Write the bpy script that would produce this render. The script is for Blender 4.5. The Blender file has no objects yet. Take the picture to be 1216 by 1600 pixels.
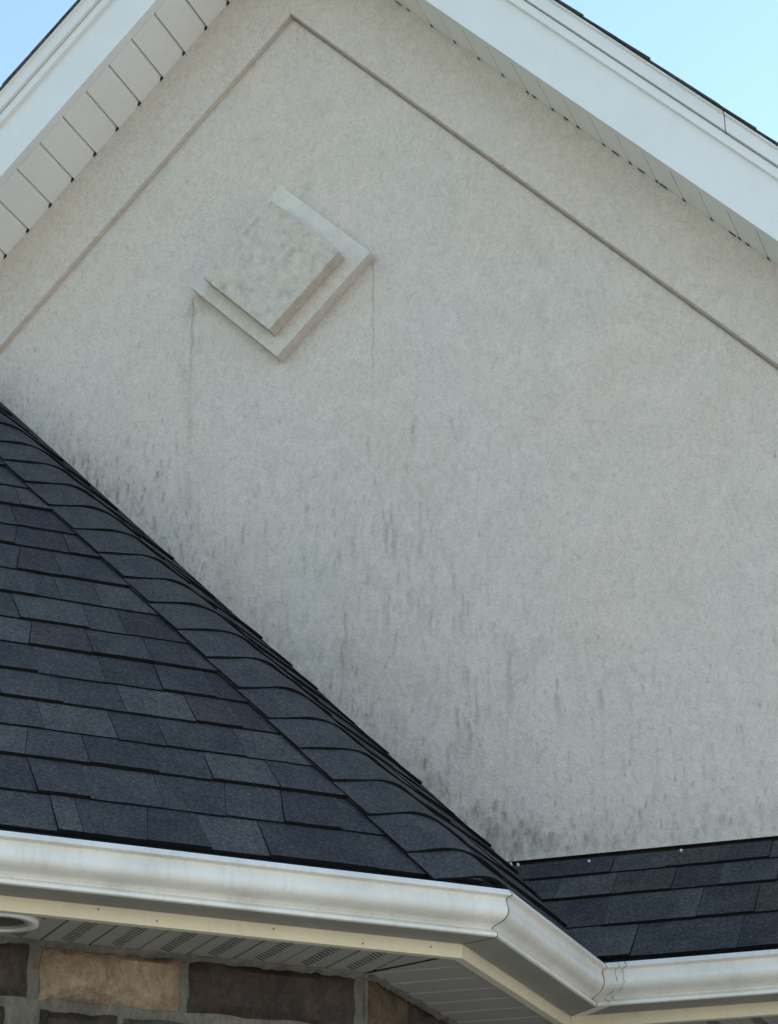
import bpy, math, random
import numpy as np
from mathutils import Vector, noise as mnoise

# ------------------------------------------------------------------ camera, sky, sun, exposure
SC = bpy.context.scene
COL = SC.collection
cam_d = bpy.data.cameras.new("camera")
cam = bpy.data.objects.new("camera", cam_d)
COL.objects.link(cam)
cam_d.sensor_fit = 'VERTICAL'
cam_d.sensor_height = 36.0
cam_d.lens = 81.0
cam_d.clip_start = 0.05
cam_d.clip_end = 3000
yaw, pitch = math.radians(-20.508), math.radians(23.723)
fwd = Vector((math.sin(yaw) * math.cos(pitch), math.cos(yaw) * math.cos(pitch), math.sin(pitch)))
cam.location = (0, 0, 1.6)
cam.rotation_euler = fwd.to_track_quat('-Z', 'Y').to_euler()
SC.camera = cam

SUN_EL, SUN_AZ = math.radians(29), math.radians(33)      # azimuth from +Y towards +X: the sun stands behind the house
sdir = Vector((math.sin(SUN_AZ) * math.cos(SUN_EL), math.cos(SUN_AZ) * math.cos(SUN_EL), math.sin(SUN_EL)))
world = bpy.data.worlds.new("World")
SC.world = world
world.use_nodes = True
wn = world.node_tree.nodes
bg = wn.get('Background') or wn.new('ShaderNodeBackground')
sky = wn.new('ShaderNodeTexSky')
sky.sky_type = 'NISHITA'
sky.sun_disc = False
sky.sun_elevation = SUN_EL
sky.sun_rotation = SUN_AZ
sky.air_density = 1.5
sky.dust_density = 0.15
sky.ozone_density = 2.3
world.node_tree.links.new(sky.outputs[0], bg.inputs[0])
bg.inputs[1].default_value = 0.09
sun_d = bpy.data.lights.new("sun", 'SUN')
sun_d.energy = 4.5
sun_d.angle = math.radians(0.5)
sun_d.color = (1.0, 0.965, 0.915)
sun = bpy.data.objects.new("sun", sun_d)
COL.objects.link(sun)
sun.rotation_euler = sdir.to_track_quat('Z', 'Y').to_euler()
SC.view_settings.view_transform = 'Standard'
SC.view_settings.look = 'None'
SC.view_settings.exposure = 1.64
SC.view_settings.gamma = 1
SC.view_settings.use_curve_mapping = False

rng = random.Random(7)
nrng = np.random.default_rng(11)
S2 = math.sqrt(0.5)

# ------------------------------------------------------------------ materials
def new_mat(name, rough=0.8, spec=0.3):
    m = bpy.data.materials.new(name)
    m.use_nodes = True
    nt = m.node_tree
    b = nt.nodes['Principled BSDF']
    b.inputs['Roughness'].default_value = rough
    b.inputs['Specular IOR Level'].default_value = spec
    return m, nt, b

def nd(nt, t, **kw):
    n = nt.nodes.new(t)
    for k, v in kw.items():
        if k in n.inputs.keys() if isinstance(k, str) else False:
            n.inputs[k].default_value = v
        else:
            setattr(n, k, v)
    return n

def coords(nt, scale=(1, 1, 1)):
    tc = nt.nodes.new('ShaderNodeNewGeometry')
    mp = nt.nodes.new('ShaderNodeMapping')
    mp.inputs['Scale'].default_value = scale
    nt.links.new(tc.outputs['Position'], mp.inputs['Vector'])
    return mp.outputs[0]

def noise(nt, vec, scale, detail=3, rough=0.55, dist=0.0):
    n = nt.nodes.new('ShaderNodeTexNoise')
    n.inputs['Scale'].default_value = scale
    n.inputs['Detail'].default_value = detail
    n.inputs['Roughness'].default_value = rough
    n.inputs['Distortion'].default_value = dist
    nt.links.new(vec, n.inputs['Vector'])
    return n.outputs['Fac']

def ramp(nt, fac, stops):
    r = nt.nodes.new('ShaderNodeValToRGB')
    el = r.color_ramp.elements
    while len(el) < len(stops):
        el.new(0.5)
    for e, (p, c) in zip(el, stops):
        e.position = p
        e.color = c if len(c) == 4 else (*c, 1)
    nt.links.new(fac, r.inputs[0])
    return r.outputs[0]

def mix(nt, fac, a, b, mode='MIX'):
    m = nt.nodes.new('ShaderNodeMix')
    m.data_type = 'RGBA'
    m.blend_type = mode
    for inp, v in ((m.inputs[0], fac), (m.inputs[6], a), (m.inputs[7], b)):
        if isinstance(v, (int, float)):
            inp.default_value = v
        elif isinstance(v, tuple):
            inp.default_value = v if len(v) == 4 else (*v, 1)
        else:
            nt.links.new(v, inp)
    return m.outputs[2]

def math_(nt, op, a, b=0.0):
    m = nt.nodes.new('ShaderNodeMath')
    m.operation = op
    for inp, v in ((m.inputs[0], a), (m.inputs[1], b)):
        if isinstance(v, (int, float)):
            inp.default_value = v
        else:
            nt.links.new(v, inp)
    return m.outputs[0]

def bump(nt, b, height, strength, dist):
    n = nt.nodes.new('ShaderNodeBump')
    n.inputs['Strength'].default_value = strength
    n.inputs['Distance'].default_value = dist
    nt.links.new(height, n.inputs['Height'])
    nt.links.new(n.outputs[0], b.inputs['Normal'])
    return n

def stucco(name, base=(0.735, 0.665, 0.62), worn=0.0):
    m, nt, b = new_mat(name, 0.92, 0.15)
    v = coords(nt)
    big = noise(nt, v, 1.7, 3, 0.55, 0.4)
    swirl = noise(nt, v, 13.0, 6, 0.72, 3.2)
    tc_ = nt.nodes.new('ShaderNodeNewGeometry'); mp_ = nt.nodes.new('ShaderNodeMapping')
    mp_.inputs['Rotation'].default_value = (0, math.radians(52), 0); mp_.inputs['Scale'].default_value = (0.5, 1, 1.1)
    nt.links.new(tc_.outputs['Position'], mp_.inputs['Vector'])
    arc = noise(nt, mp_.outputs[0], 24.0, 5, 0.7, 1.6)
    mid = noise(nt, v, 11.0, 4, 0.65, 0.8)
    fine = noise(nt, v, 240.0, 4, 0.8, 0.2)
    trow = noise(nt, coords(nt, (1, 1, 0.75)), 42.0, 4, 0.7, 2.2)
    c = mix(nt, ramp(nt, big, [(0.35, (0.0,) * 3), (0.68, (1.0,) * 3)]), base,
            tuple(x * k for x, k in zip(base, (1.02, 0.985, 0.95))))
    c = mix(nt, 0.8 + worn, c, ramp(nt, mid, [(0.3, (0.94, 0.945, 0.94)), (0.6, (1.03, 1.03, 1.03))]), 'MULTIPLY')
    c = mix(nt, 0.8, c, ramp(nt, trow, [(0.32, (0.84,) * 3), (0.5, (1.0,) * 3), (0.7, (1.07,) * 3)]), 'MULTIPLY')
    c = mix(nt, 0.8, c, ramp(nt, swirl, [(0.36, (0.915, 0.92, 0.92)), (0.5, (1.0,) * 3), (0.64, (1.045, 1.045, 1.045))]), 'MULTIPLY')
    c = mix(nt, 0.85, c, ramp(nt, fine, [(0.3, (0.78,) * 3), (0.7, (1.16,) * 3)]), 'MULTIPLY')
    at = nt.nodes.new('ShaderNodeAttribute')
    at.attribute_name = 'weather'
    sp = nt.nodes.new('ShaderNodeSeparateColor')
    nt.links.new(at.outputs['Color'], sp.inputs[0])
    # algae wash (green), drip marks (dark), bleached patches (pale)
    blot = noise(nt, coords(nt, (1, 1, 0.4)), 34.0, 5, 0.75, 0.9)
    wash = math_(nt, 'MULTIPLY', math_(nt, 'MULTIPLY', sp.outputs[1], ramp(nt, mid, [(0.3, (1.0,) * 3), (0.7, (0.25,) * 3)])), ramp(nt, blot, [(0.38, (0.05,) * 3), (0.62, (1.0,) * 3)]))
    c = mix(nt, wash, c, tuple(x * k for x, k in zip(base, (0.52, 0.555, 0.49))))
    brk = noise(nt, coords(nt, (1, 1, 0.35)), 95.0, 3, 0.7, 1.0)
    dr = math_(nt, 'MULTIPLY', sp.outputs[0], ramp(nt, brk, [(0.28, (0.25,) * 3), (0.55, (1.0,) * 3)]))
    c = mix(nt, dr, c, (0.115, 0.105, 0.078))
    c = mix(nt, sp.outputs[2], c, (0.78, 0.745, 0.69))
    nt.links.new(c, b.inputs['Base Color'])
    h = math_(nt, 'ADD', math_(nt, 'MULTIPLY', fine, 0.9), math_(nt, 'ADD', trow, math_(nt, 'ADD', math_(nt, 'MULTIPLY', swirl, 1.5), math_(nt, 'MULTIPLY', arc, 0.9))))
    bump(nt, b, h, 0.75, 0.0045)
    return m

M = {}
M['stucco'] = stucco('stucco')
M['stucco_worn'] = stucco('stucco_worn', (0.68, 0.605, 0.55), 0.2)

def painted(name, col, rough=0.45, dirt=0.25, dirt_col=(0.35, 0.34, 0.30), spec=0.4, sc=(16, 16, 2.5)):
    m, nt, b = new_mat(name, rough, spec)
    v = coords(nt)
    n1 = noise(nt, coords(nt, (3, 3, 3)), 1.5, 4, 0.6, 0.3)
    n2 = noise(nt, v, 260.0, 2, 0.5)
    n3 = noise(nt, coords(nt, sc), 3.0, 4, 0.7, 0.4)
    f = ramp(nt, n1, [(0.45, (0.0,) * 3), (0.8, (dirt,) * 3)])
    c = mix(nt, f, col, dirt_col)
    f3 = ramp(nt, n3, [(0.5, (0.0,) * 3), (0.85, (dirt * 0.9,) * 3)])
    c = mix(nt, f3, c, dirt_col)
    spk = ramp(nt, n2, [(0.74, (0.0,) * 3), (0.80, (dirt * 1.6,) * 3)])
    c = mix(nt, spk, c, (0.18, 0.17, 0.15))
    nt.links.new(c, b.inputs['Base Color'])
    bump(nt, b, n1, 0.4, 0.008)
    return m

M['fascia_white'] = painted('fascia_white', (0.79, 0.79, 0.80), 0.4, 0.10)
M['soffit_white'] = painted('soffit_white', (0.84, 0.82, 0.81), 0.6, 0.10)
M['gutter_white'] = painted('gutter_white', (0.79, 0.755, 0.72), 0.34, 0.42)
M['gutter_shade'] = painted('gutter_underside_shade', (0.30, 0.285, 0.26), 0.7, 0.4, (0.14, 0.13, 0.11))  # dark colour stands in for the shade on the gutter's underside
M['cream'] = painted('fascia_cream', (0.82, 0.73, 0.57), 0.5, 0.22)
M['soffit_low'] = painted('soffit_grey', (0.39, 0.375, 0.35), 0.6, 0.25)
M['sealant'] = painted('old_sealant', (0.30, 0.29, 0.26), 0.6, 0.5, (0.05, 0.05, 0.05))
M['shadow_gap'] = painted('sealant_and_gap_shade', (0.02, 0.02, 0.02), 0.8, 0.1)  # black for sealant, also paints the shade in the slot under the stucco
M['flashing'] = painted('dark_flashing', (0.03, 0.032, 0.038), 0.5, 0.2)
M['nail'] = painted('zinc_nail', (0.75, 0.76, 0.76), 0.35, 0.05)
M['lens'] = painted('downlight_dark', (0.07, 0.065, 0.06), 0.3, 0.2)

def shingle_mat(name, base):
    m, nt, b = new_mat(name, 0.93, 0.18)
    v = coords(nt)
    g = noise(nt, v, 125.0, 5, 0.95)
    g2 = noise(nt, v, 130.0, 3, 0.7)
    bl = noise(nt, v, 9.0, 3, 0.6, 0.6)
    c = mix(nt, 1.0, base, ramp(nt, g, [(0.30, (0.25, 0.27, 0.31)), (0.5, (1.0,) * 3), (0.68, (2.5, 2.42, 2.3))]), 'MULTIPLY')
    c = mix(nt, 0.8, c, ramp(nt, g2, [(0.3, (0.62,) * 3), (0.7, (1.35,) * 3)]), 'MULTIPLY')
    c = mix(nt, 0.9, c, ramp(nt, bl, [(0.3, (0.72, 0.74, 0.80)), (0.7, (1.22, 1.2, 1.15))]), 'MULTIPLY')
    nt.links.new(c, b.inputs['Base Color'])
    bump(nt, b, g, 0.7, 0.002)
    return m

M['sh'] = [shingle_mat('shingle_tone', c) for c in
           ((0.044, 0.043, 0.047), (0.052, 0.051, 0.054), (0.060, 0.059, 0.061), (0.074, 0.071, 0.071), (0.057, 0.051, 0.051))]
M['cap'] = shingle_mat('cap_tone', (0.062, 0.061, 0.064))
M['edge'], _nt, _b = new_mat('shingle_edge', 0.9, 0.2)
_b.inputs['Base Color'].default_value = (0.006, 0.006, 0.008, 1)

def stone_mat(name, a, b_, c_):
    m, nt, b = new_mat(name, 0.9, 0.2)
    v = coords(nt)
    n1 = noise(nt, v, 14.0, 5, 0.7, 0.8)
    n2 = noise(nt, coords(nt, (1, 1, 0.6)), 85.0, 6, 0.85, 0.3)
    c = ramp(nt, n1, [(0.3, a), (0.5, b_), (0.7, c_)])
    c = mix(nt, 0.85, c, ramp(nt, n2, [(0.3, (0.55,) * 3), (0.55, (1.0,) * 3), (0.75, (1.45,) * 3)]), 'MULTIPLY')
    nt.links.new(c, b.inputs['Base Color'])
    bump(nt, b, math_(nt, 'ADD', n1, math_(nt, 'MULTIPLY', n2, 0.5)), 0.8, 0.012)
    return m

M['tan'] = stone_mat('tan_stone', (0.20, 0.13, 0.09), (0.35, 0.26, 0.19), (0.44, 0.355, 0.27))
M['dark_stone'] = stone_mat('dark_stone', (0.042, 0.034, 0.034), (0.074, 0.056, 0.052), (0.11, 0.08, 0.066))
M['brown_stone'] = stone_mat('brown_stone', (0.07, 0.05, 0.035), (0.14, 0.10, 0.07), (0.17, 0.14, 0.10))
M['plum_stone'] = stone_mat('plum_stone', (0.042, 0.034, 0.032), (0.078, 0.060, 0.054), (0.11, 0.09, 0.078))
M['grey_stone'] = stone_mat('grey_stone', (0.06, 0.058, 0.05), (0.105, 0.10, 0.088), (0.14, 0.125, 0.10))
M['mortar'] = stone_mat('mortar', (0.13, 0.125, 0.11), (0.19, 0.18, 0.158), (0.25, 0.235, 0.205))

def ground_mat(name, stops, sc):
    m, nt, b = new_mat(name, 0.95, 0.1)
    c = ramp(nt, noise(nt, coords(nt), sc, 4, 0.6), stops)
    nt.links.new(c, b.inputs['Base Color'])
    return m
M['lawn'] = ground_mat('lawn', [(0.35, (0.06, 0.075, 0.03)), (0.6, (0.10, 0.11, 0.05))], 0.8)
M['concrete'] = ground_mat('concrete', [(0.35, (0.34, 0.325, 0.31)), (0.65, (0.43, 0.41, 0.39))], 0.7)

# ------------------------------------------------------------------ helpers
def link(name, me, parent=None, label=None):
    o = bpy.data.objects.new(name, me)
    COL.objects.link(o)
    if parent is not None:
        o.parent = parent
    if label:
        o['label'] = label
    return o

def mesh(name, verts, faces, mats, parent=None, label=None, midx=None, smooth=False):
    me = bpy.data.meshes.new(name)
    me.from_pydata([tuple(v) for v in verts], [], faces)
    for m in (mats if isinstance(mats, (list, tuple)) else [mats]):
        me.materials.append(m)
    if midx is not None:
        me.polygons.foreach_set('material_index', midx)
    if smooth:
        me.polygons.foreach_set('use_smooth', [True] * len(me.polygons))
    me.update()
    return link(name, me, parent, label)

def thing(name, label, cat, loc=(0, 0, 0), group=None):
    o = bpy.data.objects.new(name, None)
    COL.objects.link(o)
    o.location = (0, 0, 0)      # parts are written in world metres
    o['label'] = label
    o['category'] = cat
    if group:
        o['group'] = group
    return o

class MB:
    def __init__(s):
        s.v, s.f, s.m = [], [], []
    def add(s, vs, fs, mi=0):
        o = len(s.v)
        s.v += [Vector(x) for x in vs]
        s.f += [tuple(i + o for i in f) for f in fs]
        s.m += [mi] * len(fs)
    def prism(s, ring_a, ring_b, mi=0, side=None):
        """closed solid between two equal rings"""
        n = len(ring_a)
        o = len(s.v)
        s.v += [Vector(x) for x in ring_a] + [Vector(x) for x in ring_b]
        s.f.append(tuple(o + i for i in range(n)))
        s.f.append(tuple(o + n + i for i in reversed(range(n))))
        s.m += [mi, mi]
        for i in range(n):
            j = (i + 1) % n
            s.f.append((o + j, o + i, o + n + i, o + n + j))
            s.m.append(mi if side is None else side)
    def build(s, name, mats, parent=None, label=None, smooth=False, bev=0, seg=2):
        o = mesh(name, s.v, s.f, mats, parent, label, s.m, smooth)
        import bmesh
        bm = bmesh.new()
        bm.from_mesh(o.data)
        bmesh.ops.recalc_face_normals(bm, faces=bm.faces)
        bm.to_mesh(o.data)
        bm.free()
        if bev:
            md = o.modifiers.new('bevel', 'BEVEL')
            md.width = bev
            md.segments = seg
            md.limit_method = 'ANGLE'
            md.angle_limit = math.radians(35)
        return o

def clip(poly, a, b, c):
    """keep a*u + b*v <= c"""
    out = []
    for i in range(len(poly)):
        p, q = poly[i], poly[(i + 1) % len(poly)]
        dp, dq = a * p[0] + b * p[1] - c, a * q[0] + b * q[1] - c
        if dp <= 0:
            out.append(p)
        if (dp < 0 < dq) or (dq < 0 < dp):
            t = dp / (dp - dq)
            out.append((p[0] + (q[0] - p[0]) * t, p[1] + (q[1] - p[1]) * t))
    return out

def area(p):
    return abs(sum(p[i][0] * p[(i + 1) % len(p)][1] - p[(i + 1) % len(p)][0] * p[i][1] for i in range(len(p)))) / 2

# ------------------------------------------------------------------ measured frame of the place (metres)
PX, PY, ZE = -1.4937, 4.7717, 2.8804        # outer front corner of the gutter lip
QY = 5.5424                                 # y of the inner corner (same x)
YW = 5.9633                                 # stucco face of the gable wall
XA, G = -2.577, 1.041                       # apex x and slope of the gable
ZS = 6.630                                  # apex of the rake soffit at the wall
ZT = 6.283                                  # inner apex of the raised trim band
ZB = 3.2714                                 # foot of the stucco above the low roof
AL = Vector((S2, S2, 0)); INN = Vector((-S2, S2, 0)); UP = Vector((0, 0, 1))
P0 = Vector((PX, PY, ZE)); Q0 = Vector((PX, QY, ZE))

# ------------------------------------------------------------------ ground
g = mesh('ground', [(-600, -600, 0), (600, -600, 0), (600, 600, 0), (-600, 600, 0)], [(0, 1, 2, 3)], M['lawn'])
g['kind'] = 'structure'
g = mesh('driveway', [(-.8, -30, .004), (16, -30, .004), (16, 5.7, .004), (-.8, 5.7, .004)], [(0, 1, 2, 3)], M['concrete'])
g['kind'] = 'structure'

house = thing('house', 'house with pale grey stucco gable above dark shingled low roofs and stone walls', 'house')

# ------------------------------------------------------------------ gable wall: stucco field with weathering
def gable_field():
    st = 0.004
    x0, x1, z0, z1 = -3.95, 0.85, 2.95, 6.70
    xs = np.arange(x0, x1, st); zs = np.arange(z0, z1, st)
    nx, nz = len(xs), len(zs)
    X, Z = np.meshgrid(xs, zs)
    # foot: runs with the low roof on the right, climbs with the bay roof on the left
    foot = np.where(X > -1.925, ZB + 0.012, ZB + (-1.915 - X) + 0.030)
    R = np.zeros_like(X); Gr = np.zeros_like(X)
    def streak(x, z, w, ln, s, lean=0.0):
        w = max(w * .85, .0028)
        i0, i1 = int((x - 4 * w - abs(lean) * ln - x0) / st), int((x + 4 * w + abs(lean) * ln - x0) / st) + 2
        j0, j1 = int((z - ln * 1.4 - z0) / st), int((z + 0.03 - z0) / st) + 1
        i0, j0 = max(i0, 0), max(j0, 0)
        if i1 <= i0 or j1 <= j0:
            return
        xx, zz = X[j0:j1, i0:i1], Z[j0:j1, i0:i1]
        t = (z - zz) / ln
        cx = x + lean * (z - zz) + 0.002 * np.sin(zz * 60 + x * 40)
        prof = np.where(t < 0, np.exp(-(t * ln / 0.006) ** 2), np.clip(1 - t, 0, 1) ** 0.8)
        a = min(.8, s * 1.08) * np.exp(-((xx - cx) / (w * (0.7 + 0.6 * np.clip(t, 0, 1)))) ** 2) * prof
        R[j0:j1, i0:i1] = 1 - (1 - R[j0:j1, i0:i1]) * (1 - a)
    # singled-out drip marks
    for x, z, w, ln, s in ((-2.369, 4.086, .007, .20, .42), (-2.376, 4.0, .005, .16, .3), (-2.02, 3.745, .008, .15, .45), (-1.985, 3.70, .008, .12, .35),
                           (-1.723, 3.80, .007, .16, .38), (-2.051, 3.63, .008, .16, .35), (-1.862, 3.90, .012, .22, .32),
                           (-1.593, 3.75, .008, .16, .28), (-3.017, 4.655, .011, .03, .75), (-3.117, 4.63, .007, .06, .5),
                           (-3.10, 4.60, .005, .05, .35), (-2.711, 4.42, .006, .08, .3), (-2.637, 4.43, .006, .1, .28), (-2.237, 4.36, .007, .16, .36),
                           (-2.218, 4.33, .006, .10, .34), (-2.025, 4.16, .007, .07, .42), (-2.0, 4.09, .005, .10, .35),
                           (-2.119, 3.61, .007, .10, .4), (-2.35, 4.33, .007, .07, .36), (-1.312, 3.52, .006, .10, .22), (-1.2, 3.60, .007, .12, .18),
                           (-2.247, 4.40, .006, .10, .36), (-2.17, 4.24, .006, .1, .3), (-2.30, 4.20, .005, .08, .3), (-2.10, 4.05, .005, .09, .3),
                           (-1.939, 3.41, .022, .05, .40), (-1.975, 3.445, .016, .05, .38), (-1.754, 3.35, .014, .05, .42), (-1.905, 3.38, .018, .05, .34),
                           (-1.70, 3.31, .02, .03, .34), (-1.84, 3.33, .012, .04, .3)):
        streak(x, z, w, ln, s)
    # clusters of small drips
    for cx, cz, sx, sz, n, s, ll in ((-2.27, 4.33, .16, .17, 60, .22, .08), (-2.12, 4.05, .15, .14, 46, .20, .08), (-2.03, 3.72, .10, .12, 26, .18, .07),
                                 (-1.85, 3.78, .12, .14, 30, .15, .10), (-1.62, 3.72, .14, .12, 30, .16, .08), (-3.05, 4.65, .10, .10, 30, .26, .05),
                                 (-2.70, 4.43, .16, .12, 34, .17, .07), (-2.42, 4.05, .10, .13, 22, .18, .08), (-1.32, 3.55, .18, .12, 30, .14, .07),
                                 (-2.30, 4.55, .3, .2, 50, .10, .06), (-1.6, 3.45, .3, .08, 46, .14, .05), (-2.9, 4.45, .1, .12, 20, .15, .06)):
        for k in range(n):
            streak(cx + nrng.normal() * sx, cz + nrng.normal() * sz, nrng.uniform(.003, .0075), nrng.uniform(.35, 1.3) * ll,
                   s * nrng.uniform(.4, 1.6), nrng.normal() * .03)
    # mould specks close to the climbing roof
    d = (X + Z - (ZB - 1.915)) * S2
    for k in range(800):
        x = nrng.uniform(-3.6, -1.85)
        dd = abs(nrng.normal()) * 0.06 + 0.015
        z = ZB + (-1.915 - x) + dd * 1.4
        k_ = 1.6 if -3.35 < x < -2.85 else (1.4 if x > -2.35 else 0.8)
        streak(x, z, nrng.uniform(.003, .007), nrng.uniform(.008, .05), min(.5, .16 * k_ * nrng.uniform(.3, 1.8)), nrng.normal() * .3)
    for k in range(150):
        streak(nrng.uniform(-1.9, -.9), ZB + 0.03 + abs(nrng.normal()) * .05, nrng.uniform(.004, .012), nrng.uniform(.01, .05), nrng.uniform(.05, .28), 0)
    for k in range(90):    # strong cluster in the corner over the valley
        streak(-1.86 + nrng.normal() * .07, ZB + 0.05 + abs(nrng.normal()) * .07, nrng.uniform(.004, .013), nrng.uniform(.015, .05), nrng.uniform(.1, .4), 0)
    # crisp specks of algae
    for k in range(420):
        x = nrng.uniform(-3.6, -1.0)
        zf = (ZB + max(0.0, -1.915 - x)) + .03 + abs(nrng.normal()) * (.10 if nrng.random() < .6 else .55)
        streak(x, zf, nrng.uniform(.0028, .0045), nrng.uniform(.006, .02), nrng.uniform(.15, .6), 0)
    # thin runs under the two lower corners of the diamond plaque
    streak(-2.912, 5.26, .005, .42, .5); streak(-2.284, 5.29, .004, .6, .42)
    streak(-2.905, 4.86, .012, .55, .13); streak(-2.93, 5.0, .02, .10, .12); streak(-2.56, 6.24, .003, .10, .3)
    # lattice wash
    wave = 0.5 + 0.25 * np.sin(X * 3.1 + 1.3) + 0.25 * np.sin(X * 7.7 + Z * 2.0)
    Gr += 0.55 * np.exp(-(d / 0.14) ** 2) * (0.5 + wave * .6)
    Gr += 0.42 * np.exp(-((X + 2.25) / .42) ** 2 - ((Z - 4.28) / .38) ** 2)
    Gr += 0.30 * np.exp(-((X + 1.95) / .40) ** 2 - ((Z - 3.80) / .25) ** 2)
    Gr += 0.35 * np.exp(-((Z - ZB) / .12) ** 2) * (X > -1.93)
    Gr += 0.40 * np.exp(-((X + 2.91) / .05) ** 2) * (Z < 5.25) * np.exp(-((Z - 5.0) / .6) ** 2)
    Gr += 0.55 * np.exp(-((X + 2.80 - (Z - 5.33)) / .06) ** 2) * (Z > 5.2) * (Z < 5.62)
    Gr += 0.22 * np.exp(-((X + 2.0 + (Z - 5.4) * .8) / .18) ** 2) * (Z > 4.9) * (Z < 5.7)
    Gr *= .95
    col = np.zeros((nz * nx, 4), np.float32)
    col[:, 0] = np.clip(R, 0, .85).ravel(); col[:, 1] = np.clip(Gr, 0, 1).ravel(); col[:, 3] = 1
    # snap the lowest row of each column onto the foot line
    keepv = (Z >= foot - st) & (Z <= ZS - G * np.abs(X - XA) + .04)
    Zs = np.maximum(Z, foot)
    # groove added beside the trim band to deepen its shadow line
    dg = (ZT - G * np.abs(X - XA) - Z) / math.sqrt(1 + G * G)
    gr_ = np.clip(1.3 - np.abs(dg + .001) / .004, 0, 1) * np.where(X > XA, .013, .001)
    co = np.stack([X, YW + gr_, Zs], -1).reshape(-1, 3)
    k = keepv[:-1, :-1] & keepv[1:, :-1] & keepv[:-1, 1:] & keepv[1:, 1:]
    jj, ii = np.nonzero(k)
    a = jj * nx + ii
    quads = np.stack([a, a + 1, a + nx + 1, a + nx], -1)
    used = np.unique(quads)
    remap = np.full(nx * nz, -1); remap[used] = np.arange(len(used))
    quads = remap[quads]; co = co[used]; col = col[used]
    me = bpy.data.meshes.new('gable_wall')
    me.vertices.add(len(co)); me.vertices.foreach_set('co', co.astype(np.float32).ravel())
    me.loops.add(len(quads) * 4); me.loops.foreach_set('vertex_index', quads.astype(np.int32).ravel())
    me.polygons.add(len(quads))
    me.polygons.foreach_set('loop_start', np.arange(0, len(quads) * 4, 4, dtype=np.int32))
    me.polygons.foreach_set('loop_total', np.full(len(quads), 4, np.int32))
    me.update(calc_edges=True)
    ca = me.color_attributes.new('weather', 'FLOAT_COLOR', 'POINT')
    ca.data.foreach_set('color', col.ravel())
    me.materials.append(M['stucco'])
    return link('gable_wall', me, house, 'pale grey stucco wall streaked with dark algae drips')
gable = gable_field()

# solid wall core behind the stucco, down to the ground
mb = MB()
y0, y1 = YW + 0.03, YW + 0.22
prof = [(-5.2, 0.0), (0.95, 0.0), (0.95, ZS - G * (0.95 - XA)), (XA, ZS + .03), (-5.2, ZS - G * (XA + 5.2))]
mb.prism([(x, y0, z) for x, z in prof], [(x, y1, z) for x, z in prof])
mb.build('wall_core', M['flashing'], gable)

# raised trim band along both rakes
for sgn in (-1, 1):
    xe = XA + sgn * 3.3 if sgn > 0 else XA - 1.35
    def pt(x, top): return ((ZS + .01 if top else ZT) - G * abs(x - XA))
    n = 40
    mb = MB()
    a = [(XA, pt(XA, 0)), (xe, pt(xe, 0)), (xe, pt(xe, 1)), (XA, pt(XA, 1))]
    mb.prism([(x, YW + .01, z) for x, z in a], [(x, YW - (.034 if sgn > 0 else .024), z) for x, z in a])
    mb.build('trim_band', M['stucco'], gable, bev=.004)

# ------------------------------------------------------------------ diamond plaque
plaque = thing('diamond_plaque', 'two-tier diamond shaped stucco plaque mounted high on the gable wall', 'plaque')
def diamond(name, cx, cz, r, yb, yf, mat, seedk, label):
    n = 60
    rs = np.random.default_rng(seedk)
    vs, cols, fs = [], [], []
    w = r * math.sqrt(2) / 2
    for j in range(n + 1):
        for i in range(n + 1):
            a, b = -w + 2 * w * i / n, -w + 2 * w * j / n       # a runs along the lower right to upper right, b towards upper left
            x = cx + (a - b) * S2; z = cz + (a + b) * S2
            vs.append((x, yf, z))
            u, v = i / n, j / n
            f = 0.0; gr = 0.15
            if name == 'backing_plate':
                if u > .84:                                      # bleached upper right margin
                    f = min(.85, max(0, .62 + .9 * mnoise.noise(Vector((u * 9, v * 9, 3))))) * (1.0 if v > .12 else .8)
                else: gr = .05; f = max(0, .22 + .5 * mnoise.noise(Vector((u * 14, v * 14, 7))))
            else:
                gr = max(0, .26 + 1.1 * mnoise.noise(Vector((u * 9, v * 9, 1))) + .3 * (u < .06 or v > .94))
                f = max(0, .05 + .5 * mnoise.noise(Vector((u * 16 + 4, v * 16, 5))))
            cols.append((0, max(0, gr), max(0, f), 1))
    for j in range(n):
        for i in range(n):
            p = j * (n + 1) + i
            fs.append((p, p + 1, p + n + 2, p + n + 1))
    # side walls
    ring = [i for i in range(n + 1)] + [(j + 1) * (n + 1) - 1 for j in range(1, n + 1)] + \
           [n * (n + 1) + i for i in range(n - 1, -1, -1)] + [j * (n + 1) for j in range(n - 1, 0, -1)]
    base = len(vs)
    for q in ring:
        vs.append((vs[q][0], yb, vs[q][2])); cols.append((0, .25, 0, 1))
    m = len(ring)
    for k in range(m):
        fs.append((ring[k], base + k, base + (k + 1) % m, ring[(k + 1) % m]))
    mid = [0] * len(fs)
    o = mesh(name, vs, fs, mat, plaque, label, mid)
    ca = o.data.color_attributes.new('weather', 'FLOAT_COLOR', 'POINT')
    ca.data.foreach_set('color', np.array(cols, np.float32).ravel())
    md = o.modifiers.new('bevel', 'BEVEL'); md.width = .002; md.segments = 2; md.limit_method = 'ANGLE'; md.angle_limit = 1
    return o
diamond('backing_plate', -2.591, 5.284, .315, YW + .006, YW - .048, M['stucco'], 1, 'wider lower tier with a bleached upper right edge')
diamond('raised_plate', -2.597, 5.275, .236, YW - .040, YW - .100, M['stucco_worn'], 2, 'smaller raised tier, mottled')

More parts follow.
